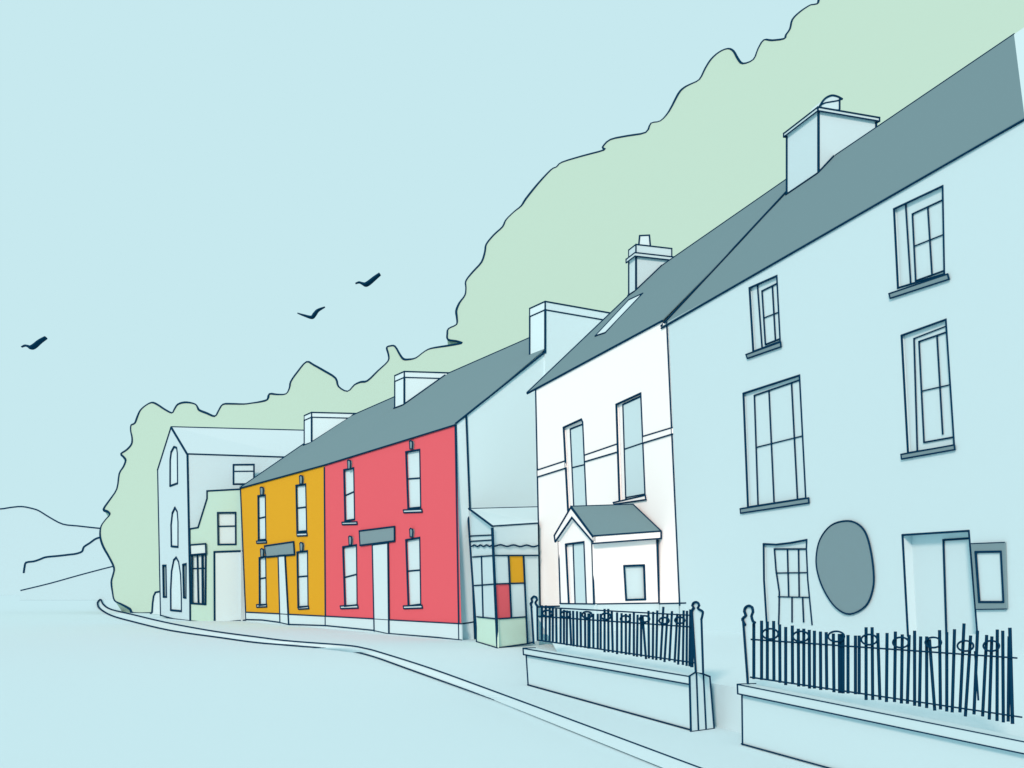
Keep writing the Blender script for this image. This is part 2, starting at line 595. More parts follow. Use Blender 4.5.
pr.tube([rid0, rid1], 1.3); pr.tube([rid1, eav1], 1.5); pr.tube([eav0, eav1], 1.4); pr.tube([rid0, eav0], 1.6)
fq = [eav0 - V(0, 0, .015), eav1 - V(0, 0, .015), eav1 - V(0, 0, .125), eav0 - V(0, 0, .125)]
pr.prism(fq, d_near * .03)
pr.tube([fq[3], fq[2]], 1.5); pr.tube([fq[1], fq[2]], 1.8)
pr.build('porch_roof', porch)

# ================================================================== RED AND OCHRE HOUSES
KF = 4.03
ZF = lambda y: 8.77 - .0165 * (y - 25)
def bracket(root, u, v0, v1):
    """small moulded hook above each window"""
    w = 1.5
    q = FAR.pts([(u - w, v0 + 1), (u - w * .5, v0), (u + w * .8, v0 + .6), (u + w * 1.05, v0 + 3), (u + w * .75, v1), (u - w * .7, v1)], .06)
    b = MB(M['grey'])
    b.prism(q, -FAR.n * .055)
    b.tube(q + [q[0]], 1.3)
    b.build('bracket', root)

def sash(root, quad, bar, sill, w=1.9):
    h = window(root, FAR, quad, .05, bars=[bar], sill=sill, w=w, wb=2.0, out=.02, sill_w=1.4)
    return h

def canopy(root, q):
    c = MB(M['grey'])
    p = FAR.pts(q, .035)
    c.prism(p, -FAR.n * .03)
    c.tube(p + [p[0]], 1.7)
    c.build('door_canopy', root)

def far_door(root, q):
    d = MB(M['pane'])
    p = FAR.pts(q, .03)
    d.prism(p, -FAR.n * .05)
    d.tube([p[0], p[3], p[2], p[1]], 2.0)
    d.build('door', root)

def far_house(label, paint, wall_q, plinth_q, windows, brackets, canopy_q, door_q, left_end, right_end):
    c = FAR.at(wall_q[1][0], 592)
    root = thing('terraced_house', V(c.x, c.y, 0), label, 'house')
    hs = [sash(root, *w_) for w_ in windows]
    for b in brackets: bracket(root, *b)
    canopy(root, canopy_q); far_door(root, door_q)
    wq = FAR.pts(wall_q)      # TL, TR, BR, BL
    m = MB(M[paint])
    m.holed(wq, [h for h, _ in hs], b_far, depths=[d for _, d in hs])
    ends = []
    for i, j in ((0, 3), (1, 2)):
        t = wq[i]
        lo = V(t.x, t.y, 0)
        rg_ = lo + b_far * KF + V(0, 0, ZF(lo.y) - .02)
        bk_ = lo + b_far * 2 * KF
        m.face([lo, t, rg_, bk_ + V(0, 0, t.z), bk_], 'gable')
        ends.append((lo, t))
    m.face([ends[0][0] + b_far * 2 * KF, ends[1][0] + b_far * 2 * KF, ends[1][1] + b_far * 2 * KF, ends[0][1] + b_far * 2 * KF], 'pale')
    for e in (left_end, right_end):
        if e:
            m.tube(FAR.pts(e[0]), e[1])
    m.build('wall', root)
    p = MB(M['pale'])
    pq = FAR.pts(plinth_q, .015)
    n2 = len(plinth_q) // 2 if len(plinth_q) % 2 == 0 else len(plinth_q) // 2
    p.prism([V(q.x, q.y, min(q.z, 0)) if i >= n2 else q for i, q in enumerate(pq)], -FAR.n * .03)
    p.tube(pq[:n2], 1.3); p.tube(pq[n2:], 1.4)
    p.build('plinth', root)
    return root, wq

red, rq = far_house('red painted house with grey board over its pale door', 'red',
    [(324.6, 465), (455.6, 424.6), (461.3, 623.6), (325.6, 616.2)],
    [(325.6, 616.2), (373, 618.8), (388.5, 619.8), (461.3, 623.8), (461.6, 640.2), (437, 637.4), (389, 633.6), (374, 630.4), (325.8, 625.6)],
    [([(344, 470), (354, 468), (354.9, 519.4), (345.2, 521)], [(344.8, 495.8), (354.2, 491.6)], [(342, 522.3), (356.8, 521.8), (357.2, 524.2), (342.4, 524.6)]),
     ([(343, 547), (356.8, 545), (357.4, 605), (345, 606.4)], [(344, 577.6), (357, 574.2)], [(340.3, 606), (357.6, 605.2), (358.2, 608), (340.8, 608.6)]),
     ([(406, 452), (420, 449.6), (421, 507.4), (408.2, 508.6)], [(407, 479), (420.4, 478)], [(403.4, 510), (421.6, 509.2), (422.2, 512), (403.8, 512.6)]),
     ([(406, 540), (420, 537.6), (421, 604.4), (408.4, 606)], [(407, 571.2), (420.6, 570)], [(403.4, 606), (421.8, 605.2), (422.4, 608), (403.8, 608.6)])],
    [(349, 460, 469), (350.2, 536, 545), (411, 440.6, 449), (411.2, 528.4, 537)],
    [(359.4, 531), (394.4, 526.6), (394.5, 541), (360.2, 545.4)],
    [(374.4, 630.8), (389, 633.6), (388, 542.6), (372.5, 544.6)],
    ([(324.7, 468), (325.8, 625.5)], 2.4), ([(455.6, 424.6), (459.4, 640)], 2.4))
ochre, yq = far_house('ochre yellow painted house with grey board over its narrow pale door', 'yellow',
    [(240.8, 488), (324.6, 465), (325.6, 616.2), (246, 612.2)],
    [(246, 612.2), (280, 613.8), (288, 614.3), (325.6, 616.2), (325.8, 625.6), (289, 624.4), (280, 622.4), (262, 620), (246.3, 619.6)],
    [([(258.2, 496), (265.6, 495.2), (266.2, 539.6), (258.6, 540.2)], [(258.6, 518.4), (266, 516.8)], [(256.6, 541.2), (266.4, 540.8), (266.6, 542.8), (256.8, 543.2)]),
     ([(296.2, 485.6), (306, 484.2), (307, 531), (297.2, 532)], [(296.8, 508.2), (306.6, 507)], [(297, 533.2), (306.8, 532.8), (307.2, 535.6), (297.2, 536)]),
     ([(259.4, 558), (266, 556.4), (266.6, 604.6), (259.6, 605.4)], [(259.6, 578.8), (266.4, 577.6)], [(256.6, 604.8), (266.6, 604.4), (266.8, 606.8), (256.8, 607.2)]),
     ([(297.2, 552.2), (307.8, 551), (308.4, 606.4), (298.2, 607.6)], [(297.8, 576.8), (308.2, 576)], [(298.2, 606.8), (308.4, 606.2), (308.8, 608.6), (298.6, 609.2)])],
    [(261.7, 487, 495), (262, 548.6, 557), (301, 475.4, 484), (301.4, 542.4, 551)],
    [(264.7, 546), (293.5, 541.8), (294.5, 554.6), (266.4, 557)],
    [(280.2, 622.4), (288.8, 624.5), (285, 555.4), (278.4, 555.9)],
    ([(240.8, 488), (246.3, 619.6)], 2.2), None)
# pale corner pilaster line and gable of the red house
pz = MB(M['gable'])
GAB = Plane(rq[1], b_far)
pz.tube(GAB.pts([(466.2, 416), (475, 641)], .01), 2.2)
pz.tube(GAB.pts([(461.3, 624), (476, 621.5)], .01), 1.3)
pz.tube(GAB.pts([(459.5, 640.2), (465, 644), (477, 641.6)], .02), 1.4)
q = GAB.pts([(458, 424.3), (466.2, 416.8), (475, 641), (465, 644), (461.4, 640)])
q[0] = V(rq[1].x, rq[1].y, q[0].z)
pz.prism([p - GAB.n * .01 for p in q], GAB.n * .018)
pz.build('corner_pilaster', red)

eRr = FAR.at(455.2, 425, .03); eLr = FAR.at(324.6, 465.2, .03)
eLy = FAR.at(240.4, 488.3, .03)
rid = lambda p: V(p.x, p.y, 0) + b_far * (KF + .03) + V(0, 0, ZF(p.y))
roof_r, RPr = roof(red, eLr, eRr, rid(eLr), rid(eRr), b_far, 5.4, w=(1.5, 1.6, 0, 0))
vg = MB(INK)
vg.tube([rq[1] - GAB.n * -.02 + V(0, 0, .03), GAB.at(545.4, 351.6, .03)], 2.0)
vg.build('verge', roof_r)
roof_y, RPy = roof(ochre, eLy, eLr, rid(eLy), rid(eLr), b_far, 5.6, w=(1.5, 1.6, 1.7, 0))
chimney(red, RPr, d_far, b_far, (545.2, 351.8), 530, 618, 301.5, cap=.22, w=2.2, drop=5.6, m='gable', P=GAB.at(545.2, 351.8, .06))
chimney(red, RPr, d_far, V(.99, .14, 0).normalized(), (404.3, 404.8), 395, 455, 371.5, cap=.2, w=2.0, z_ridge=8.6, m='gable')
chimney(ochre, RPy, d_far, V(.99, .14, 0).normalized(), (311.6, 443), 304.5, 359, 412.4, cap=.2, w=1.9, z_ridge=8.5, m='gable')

# ================================================================== TALL GABLED HALL (far left)
HALL_C = ground(190.7, 620.8)
HALLF = Plane(HALL_C, d_far)
hall = thing('gabled_hall', HALL_C, 'tall narrow pale gabled hall with arched windows at the far end of the row', 'hall')
hw = []
for q in ([(170.3, 486), (170.4, 460), (171.4, 452), (174.2, 446.8), (177, 448), (177.7, 453), (178, 483.2)],
          [(171.6, 546.4), (171.3, 525), (172.6, 513), (175.2, 507.6), (177.6, 512), (178.4, 522), (178.4, 547)]):
    h = HALLF.pts(q)
    w_ = MB(INK); w_.tube(h + [h[0]], 2.1)
    wo = w_.build('arched_window', hall)
    p_ = MB(M['pane']); p_.prism([p + b_far * .02 for p in h], b_far * .05); p_.build('pane', wo)
    hw.append((h, .02))
h = HALLF.pts([(171, 610.2), (170.9, 590), (171.8, 571), (174, 560), (176.4, 557.4), (179, 562), (181, 575), (181.7, 595), (181.8, 611.2)])
dm_ = MB(M['pane']); dm_.prism([p + b_far * .02 for p in h], b_far * .05); dm_.tube(h + [h[0]], 2.1); dm_.build('arched_door', hall); hw.append((h, .02))
for q in ([(163, 565.5), (166.4, 565.5), (167, 597), (163.6, 597)], [(183, 564.6), (186.6, 563.8), (186.4, 598), (183.8, 597.6)]):
    h = HALLF.pts(q)
    w_ = MB(INK); w_.tube(h + [h[0]], 1.9)
    wo = w_.build('slit_window', hall)
    p_ = MB(M['grey']); p_.prism([p + b_far * .05 for p in h], b_far * .05); p_.build('pane', wo)
    hw.append((h, .05))
hf = HALLF.pts([(160.9, 615.4), (174, 619), (190.7, 621), (187.4, 454.6), (171.3, 427.6), (158, 469.8)])
hm = MB(M['hall'])
hm.holed(hf, [h for h, _ in hw], b_far, depths=[d for _, d in hw])
LD = V(.97, .25, 0).normalized()
L = 4.6
eR0, ap0, eL0 = hf[3], hf[4], hf[5]
eR1 = along_ = eR0 + LD * L
ap1 = ap0 + V(.986, .166, 0) * 6.4
eL1 = eL0 + V(.97, .25, 0) * 7.5
g1 = lambda p: V(p.x, p.y, 0)
hm.face([hf[2], g1(eR1), eR1, eR0]); hm.face([g1(eR1), g1(eL1), eL1, ap1, eR1]); hm.face([g1(eL1), hf[0], eL0, eL1])
hm.tube([hf[2], eR0], 2.1); hm.tube([eR0, ap0], 2.1); hm.tube([ap0, eL0], 2.0); hm.tube([eL0, hf[0]], 2.0)
hm.tube([hf[0], hf[1], hf[2]], 1.4)
hm.build('wall', hall)
HSIDE = Plane(hf[2], LD)
sw = HSIDE.pts([(233.4, 464.8), (254, 464.6), (254, 484), (233.4, 484.2)], .03)
w_ = MB(INK); w_.tube(sw + [sw[0]], 1.8); w_.tube([sw[0] * .66 + sw[3] * .34, sw[1] * .66 + sw[2] * .34], 1.3)
wo = w_.build('side_window', hall)
p_ = MB(M['pane']); p_.prism(sw, LD.cross(V(0, 0, 1)) * -.02); p_.build('pane', wo)
hr = MB(M['hall'])
u2 = V(0, 0, .03)
hr.prism([eR0 + u2, eR1 + u2, ap1 + u2, ap0 + u2], -u2 * .9)
hr.prism([ap0 + u2, ap1 + u2, eL1 + u2, eL0 + u2], -u2 * .9)
hr.tube([eR0 + u2, eR1 + u2], 1.5); hr.tube([ap0 + u2, ap1 + u2], 1.5)
hr.build('roof', hall)

# ================================================================== GREEN SHOP built against the hall
ga = HALL_C + V(.02, -.30, 0)
GSH = Plane(ga, V(.958, .10, 0))
shop = thing('corner_shop', GSH.at(214, 592) * 1.0, 'small pale green shop with stepped parapet squeezed between hall and ochre house', 'shop')
shop.location.z = 0
gq = GSH.pts([(190.2, 621), (214.6, 623), (246, 620), (240.6, 489.2), (207, 491), (207, 498.5), (198, 527.6), (189.6, 529)])
gh = [GSH.pts(q) for q in ([(217.7, 512.8), (235.6, 512.6), (235.8, 544.4), (218.2, 544.6)], [(192, 555), (205.8, 554.2), (205.5, 604.4), (192, 603.4)])]
gm = MB(M['green'])
gb = -GSH.n
gm.holed(gq, gh, gb, depths=[.05, .06])
back = [p + gb * .24 for p in gq]
gm.face(back[::-1])
for k in range(len(gq)):
    gm.face([gq[k], gq[(k + 1) % len(gq)], back[(k + 1) % len(gq)], back[k]])
gm.tube([gq[7], gq[6], gq[5], gq[4], gq[3]], 1.7)
gm.tube([gq[0], gq[1], gq[2]], 1.4)
gm.tube([gq[0], gq[7]], 1.9)
gm.build('wall', shop)
w_ = MB(INK); w_.tube(gh[0] + [gh[0][0]], 1.8); w_.tube(GSH.pts([(218, 526.4), (235.7, 526)], -.03), 1.4)
wo = w_.build('window', shop)
p_ = MB(M['pane']); p_.prism([p + gb * .05 for p in gh[0]], gb * .04); p_.build('pane', wo)
w_ = MB(INK); w_.tube(gh[1] + [gh[1][0]], 2.0)
w_.tube(GSH.pts([(192, 568.6), (205.6, 568.2)], -.04), 1.3)
w_.tube(GSH.pts([(197.4, 555), (198.4, 604)], -.04), 1.8); w_.tube(GSH.pts([(202.4, 555), (202.8, 604)], -.04), 2.4)
wo = w_.build('display_window', shop)
p_ = MB(M['pane']); p_.prism([p + gb * .06 for p in gh[1]], gb * .04); p_.build('pane', wo)
fs = MB(M['pale'])
q = GSH.pts([(190, 545), (205.6, 543.8), (206, 553.6), (190.4, 555)], .06)
fs.prism(q, gb * .055); fs.tube(q + [q[0]], 1.7)
fs.build('fascia', shop)
gd = MB(M['pale'])
q = GSH.pts([(214.6, 623), (246, 620), (242.6, 551), (214.3, 552)], .03)
gd.prism(q, gb * .027); gd.tube([q[0], q[3], q[2]], 2.0); gd.tube([q[0], q[1]], 1.4)
gd.build('garage_door', shop)

# low pale pier left of the hall
pp = Plane(ground(154, 614.5), V(1, .1, 0))
q = pp.pts([(150.8, 613.4), (152, 612), (152.6, 603), (153.6, 596), (155.4, 592.4), (160.2, 591.4), (160.4, 614.6)])
gp = MB(M['pale']); gp.prism(q, V(0, .3, 0)); gp.tube(q[:6], 1.8)
tag(gp.build('gate_pier', None, ground(155, 614.5)), 'low rounded pale pier between the green woodland and the gabled hall', 'pier')

# ================================================================== GLAZED CORNER SHOPFRONT
Lc = ground(477, 641.8); Cc = ground(497.6, 648); Yr = 22.2; Rc = V((527.6 - CX) / F * Yr, Yr, 0)
SL = Plane(Lc, Cc - Lc); SR = Plane(Cc, Rc - Cc)
kiosk = thing('glazed_shopfront', Cc, 'small corner shopfront with coloured glass panes and pale green base by the red house', 'shop')
zb = lambda pl, l, o=0: pl.pts(l, o)
w_ = MB(M['pale'])
lq = zb(SL, [(477, 641.8), (497.6, 648), (492.2, 527), (468.8, 509)])
rq2 = zb(SR, [(497.6, 648), (528, 643.6), (539, 643.4), (537.6, 524), (492.2, 527)])
for q_ in (lq[0], lq[1], rq2[0], rq2[1], rq2[2]):
    q_.z = min(q_.z, 0)
w_.face(lq); w_.face(rq2)
# rear faces close the volume between the two houses
top_b = [V(lq[3].x + .9, lq[3].y + 1.0, 2.5), V(rq2[3].x + .03, rq2[3].y + 1.2, 2.4)]
w_.face([lq[0], lq[3], top_b[0], V(top_b[0].x, top_b[0].y, 0)])
w_.face([V(top_b[0].x, top_b[0].y, 0), top_b[0], top_b[1], V(top_b[1].x, top_b[1].y, 0)])
w_.face([rq2[2], rq2[3], top_b[1], V(top_b[1].x, top_b[1].y, 0)])
w_.tube(zb(SL, [(470, 536), (492, 535)], .01), 1.3); w_.tube(zb(SL, [(470.6, 541.4), (492, 540)], .01), 1.3)
w_.tube(zb(SL, [(467.6, 508), (477, 641.8)], .02), 2.2)
w_.build('wall', kiosk)
# eave and roof
A_ = lq[3]; E_ = rq2[4]; F_ = rq2[3]
Yb = 24.8
A2 = V((469 - CX) / F * Yb, Yb, H + (CY - 508.8) / F * Yb); B2 = V((539 - CX) / F * Yb, Yb, H + (CY - 507) / F * Yb)
k_ = MB(M['pale'])
k_.prism([A2, E_ + V(0, 0, .02), F_ + V(0, 0, .02), B2], V(0, 0, -.03))
k_.tube([A2, E_ + V(0, 0, .02)], 2.0); k_.tube([E_ + V(0, 0, .02), F_ + V(0, 0, .02)], 1.4); k_.tube([A2, B2], 1.4)
k_.build('roof', kiosk)
wv = MB(INK)
for pl, x0, x1, y0, y1 in ((SL, 471.8, 493, 545.8, 545.6), (SR, 493, 538, 545.4, 546)):
    l = []
    n = 24
    for k in range(n + 1):
        t = k / n
        l.append((x0 + (x1 - x0) * t, y0 + (y1 - y0) * t + 1.0 * math.sin(t * n * .9 + (x1 - x0)) * .8))
    wv.tube(zb(pl, l, .03), 1.5)
wv.tube(zb(SL, [(472.7, 557), (494.5, 555.5)], .03), 1.4); wv.tube(zb(SR, [(494.3, 555.5), (539, 555.4)], .03), 1.4)
wv.build('fascia_trim', kiosk)
def kpane(pl, q, m, name):
    p = MB(M[m]); p.prism(zb(pl, q, .02), -pl.n * .03); return p.build(name, kiosk)
a_ = kpane(SR, [(509, 555.6), (523.6, 555.5), (524.3, 583), (510.2, 583.4)], 'yellow', 'glass_pane'); a_['label'] = 'yellow glass pane'
a_ = kpane(SR, [(495.8, 584.2), (509.6, 583.5), (511.2, 617.4), (497.2, 618.6)], 'red', 'glass_pane'); a_['label'] = 'red glass pane'
kpane(SR, [(494.4, 555.6), (508.6, 555.6), (509.6, 583.2), (495.6, 584)], 'pane', 'glass_pane')
kpane(SR, [(510.2, 583.6), (524.4, 583.2), (526, 616.4), (511.4, 617.2)], 'pane', 'glass_pane')
kpane(SL, [(472.8, 557.2), (481.5, 556.6), (483.1, 617.2), (477, 616.6)], 'pane', 'glass_pane')
kpane(SL, [(482, 556.6), (494.2, 555.7), (496.8, 618.6), (483.5, 617.2)], 'pane', 'glass_pane')
st = MB(M['mint'])
st.prism(zb(SL, [(477, 616.8), (497.1, 618.9), (497.6, 648), (477, 641.8)], .02), -SL.n * .03)
st.prism(zb(SR, [(496.7, 618.9), (526, 616.8), (527.6, 643.7), (497.1, 648)], .02), -SR.n * .03)
st.tube(zb(SL, [(477, 616.8), (497.1, 618.9)], .03), 1.4); st.tube(zb(SR, [(497.1, 618.9), (526, 616.8)], .03), 1.4)
st.tube(zb(SL, [(477, 641.8), (497.6, 648)], .03), 1.4); st.tube(zb(SR, [(497.6, 648), (527.6, 643.7), (533, 642.2)], .03), 1.4)
st.build('stall_riser', kiosk)
mu = MB(INK)
mu.tube(zb(SL, [(481.7, 556.4), (483.3, 617)], .03), 2.1); mu.tube(zb(SL, [(474, 585.6), (495.7, 584)], .03), 1.3)
mu.tube(zb(SR, [(495.7, 584), (524.3, 583)], .03), 1.4); mu.tube(zb(SR, [(508.6, 556.5), (511.3, 617.2)], .03), 2.1)
mu.tube(zb(SR, [(523.5, 555.5), (527.5, 643.5)], .03), 2.1)
mu.build('glazing_bars', kiosk)
po = MB(INK); po.tube(zb(SR, [(492.3, 528.5), (497.6, 647.6)], .03), 2.8); po.build('corner_post', kiosk)

# ================================================================== GARDEN WALLS, PIERS AND RAILINGS
def garden_wall(name_label, qL, qR, vL, body_q, cope_q, back=.10):
    c = GARDEN.at(body_q[0][0], 592)
    root = thing('garden_wall', V(c.x, c.y, 0), name_label, 'wall')
    m = MB(M['pale'])
    bq = GARDEN.pts(body_q)         # TL TR BR BL
    m.prism(bq, b_near * back)
    m.tube([bq[0], bq[3]], 2.1); m.tube([V(q.x, q.y, .01) + GARDEN.n * .01 for q in (bq[3], bq[2])], 1.6)
    m.build('wall_face', root)
    k = MB(M['pale'])
    cq = GARDEN.pts(cope_q, .03)    # lower L, lower R, upper R, upper L
    vL, vR = b_near * (back + .06), b_near * (back + .06) + d_near * .55
    bk_ = [cq[0] + vL, cq[1] + vR, cq[2] + vR, cq[3] + vL]
    k.face(cq); k.face(bk_[::-1])
    for i in range(4):
        j = (i + 1) % 4
        k.face([cq[i], bk_[i], bk_[j], cq[j]])
    k.tube([cq[0], cq[1]], 1.5); k.tube([cq[3], cq[2]], 1.3); k.tube([cq[0], cq[3]], 2.0)
    bl = cq[3] + b_near * (back + .06)
    k.tube([cq[3], bl], 1.7)
    k.build('coping', root)
    return root

W1 = garden_wall('long low pale wall below the first railing, in front of the white house', 0, 0, 0,
    [(526.6, 656), (690, 684), (691, 731.6), (528.6, 686.6)], [(523.8, 654.6), (690.4, 684.6), (690.2, 676.6), (523.4, 648.4)])
s2 = .1953
pxa = lambda x, y: (520 + x * s2, 590 + y * s2)
pm_ = MB(M['pale'])
pier_f = GARDEN.pts([pxa(868, 442), pxa(900, 420), pxa(912, 719), pxa(875, 726)], .06)
# faceted gate pier at the end of the first wall
g_a = ground(*pxa(875, 726)); g_b = ground(*pxa(913, 721)); g_c = ground(*pxa(952, 716)); g_d = ground(*pxa(993, 710))
def top_of(g, u, v):
    return V((u - CX) / F * g.y, g.y, H + (CY - v) / F * g.y)
tp = [top_of(g_a, *pxa(868, 440)), top_of(g_b, *pxa(902, 418)), top_of(g_c, *pxa(938, 430)), top_of(g_d, *pxa(971, 443))]
gs = [g_a, g_b, g_c, g_d]
bkv = V(.05, .27, 0)
for k in range(3):
    pm_.face([gs[k], gs[k + 1], tp[k + 1], tp[k]])
pm_.face([tp[0], tp[1], tp[2], tp[3], tp[3] + bkv, tp[0] + bkv])
pm_.face([g_d, tp[3], tp[3] + bkv, g_d + bkv]); pm_.face([g_a, tp[0], tp[0] + bkv, g_a + bkv]); pm_.face([g_a + bkv, tp[0] + bkv, tp[3] + bkv, g_d + bkv])
pm_.tube([gs[0], tp[0]], 2.0); pm_.tube([gs[1], tp[1]], 2.0); pm_.tube([gs[2], tp[2]], 2.0); pm_.tube([gs[3], tp[3]], 2.0)
pm_.tube(tp, 1.7); pm_.tube(gs, 1.5)
pm_.build('pier', W1)
W2 = garden_wall('low pale wall at right below the railing of the blue house', 0, 0, 0,
    [(742.2, 695), (1100, 769), (1100, 850), (742.8, 745)], [(738, 693.8), (1100, 769.8), (1100, 757), (737.6, 684.4)])

def railing(label, s, ox, oy, bars, rails, rings, rr, left_post, extra=None):
    OFF = -.06
    p = lambda x, y: (ox + x * s, oy + y * s)
    c = GARDEN.at(*p(bars[0][0], bars[0][3]), OFF)
    root = thing('iron_railing', c, label, 'railing', None)
    for b in bars:
        w = b[4] if len(b) > 4 else 2.25
        m = MB(INK)
        m.tube(GARDEN.pts([p(b[0], b[1]), p(b[2], b[3])], OFF), w)
        m.build('baluster', root)
    for r in rails:
        m = MB(INK); m.tube(GARDEN.pts([p(*r[0]), p(*r[1])], OFF + .012), r[2]); m.build('rail', root)
    for x, y in rings:
        m = MB(INK)
        m.tube(GARDEN.pts([p(x + rr[0] * math.cos(a * math.pi / 12), y + rr[1] * math.sin(a * math.pi / 12)) for a in range(24)], OFF + .02), 1.9, closed=True)
        m.build('ring', root)
    for q, lines in ([left_post] + ([extra] if extra else [])):
        m = MB(M['pale'])
        P_ = GARDEN.pts([p(*t) for t in q], OFF + .03)
        m.prism(P_, V(P_[0].x, P_[0].y, 0).normalized() * .06)
        for l, w in lines:
            m.tube(GARDEN.pts([p(*t) for t in l], OFF + .04), w)
        m.build('post', root)
    return root

fin1 = smooth([(60, 88), (55, 74), (56, 66), (63, 60), (59, 46), (66, 36), (74, 33), (83, 38), (87, 50), (81, 60), (80, 70), (90, 84)], 2)
bars1 = [(88, 95, 88, 252), (112, 82, 112, 256), (132, 82, 132, 256), (152, 85, 152, 257), (168, 90, 168, 260), (185, 100, 187, 270), (208, 97, 208, 270),
    (225, 105, 225, 275), (240, 108, 240, 280), (255, 110, 262, 282), (272, 110, 275, 285), (292, 112, 293, 288), (310, 115, 312, 290), (333, 122, 334, 293),
    (353, 125, 353, 295, 3.2), (375, 125, 376, 296), (398, 125, 398, 298), (413, 125, 413, 302), (433, 100, 433, 315), (452, 100, 453, 315), (470, 115, 475, 318),
    (497, 118, 497, 325), (520, 122, 520, 322), (542, 125, 542, 328), (563, 125, 560, 328), (583, 115, 583, 335), (602, 130, 599, 338), (620, 130, 620, 338),
    (628, 140, 645, 350), (658, 110, 660, 347), (682, 115, 680, 352), (703, 108, 698, 355), (734, 90, 720, 355), (755, 125, 740, 365), (778, 112, 765, 360),
    (805, 125, 792, 367), (820, 127, 810, 378), (838, 108, 834, 380), (855, 110, 853, 385), (872, 103, 868, 387), (884, 105, 880, 390, 3.2)]
fin2 = smooth([(882, 106), (884, 98), (890, 94), (883, 80), (888, 66), (899, 62), (912, 66), (917, 80), (911, 92), (918, 100), (933, 108), (936, 120), (929, 150)], 2)
R1 = railing('navy iron railing on the wall before the white house, posts at both ends', s2, 520, 590, bars1,
    [((90, 87), (920, 132), 1.4), ((75, 133), (890, 190), 1.5), ((80, 255), (915, 376), 1.5)],
    [(140, 120), (233, 125), (343, 127), (440, 135), (540, 148), (638, 148), (738, 157), (818, 155)], (25, 16),
    (fin1 + [(90, 255), (70, 272)], [([(57, 68), (70, 272)], 2.1), ([(88, 84), (90, 255)], 2.0), (fin1, 2.2)]),
    (fin2 + [(938, 425), (900, 420)], [([(880, 106), (900, 420)], 2.1), ([(929, 150), (938, 428)], 2.1), (fin2, 2.3)]))
s3 = .2871
bars2 = [(83, 78, 83, 272), (110, 75, 110, 275), (130, 78, 130, 272), (152, 76, 153, 275), (173, 88, 174, 285), (194, 97, 194, 293), (217, 92, 218, 290),
    (238, 103, 239, 298), (257, 103, 257, 298), (276, 107, 277, 305), (294, 110, 294, 305), (315, 113, 316, 310), (335, 115, 337, 310), (360, 120, 362, 318),
    (382, 122, 383, 320, 3.6), (394, 122, 394, 322), (411, 125, 411, 322), (437, 127, 437, 325), (450, 127, 450, 325), (474, 98, 474, 345), (495, 98, 497, 345),
    (515, 118, 522, 345), (547, 118, 545, 352), (576, 113, 573, 352), (600, 123, 597, 357), (624, 125, 618, 358), (643, 110, 643, 365), (664, 130, 660, 368),
    (685, 130, 685, 373), (695, 140, 713, 382), (730, 108, 733, 378), (755, 115, 755, 385), (782, 105, 774, 388), (815, 85, 801, 388), (838, 127, 820, 402),
    (862, 110, 850, 395), (853, 180, 865, 348, 1.8), (894, 125, 880, 402), (912, 130, 903, 413), (931, 106, 930, 418), (950, 110, 952, 423), (972, 130, 969, 420), (975, 100, 984, 428, 3.2)]
fin3 = smooth([(52, 86), (44, 70), (46, 62), (55, 54), (50, 40), (54, 26), (65, 20), (77, 26), (80, 42), (75, 56), (80, 74), (86, 78)], 2)
R2 = railing('navy iron railing at right before the blue house, one finial post', s3, 730, 600,
    [b if len(b) > 4 else b + (2.9,) for b in bars2],
    [((70, 137), (998, 202), 1.7), ((65, 268), (1015, 408), 1.7)],
    [(140, 118), (247, 127), (370, 127), (485, 138), (595, 148), (708, 148), (820, 160), (910, 160)], (28, 18),
    (fin3[:-1] + [(79, 80), (72, 100), (70, 268), (62, 290)], [([(46, 74), (62, 290)], 2.3), (fin3, 2.6)]))

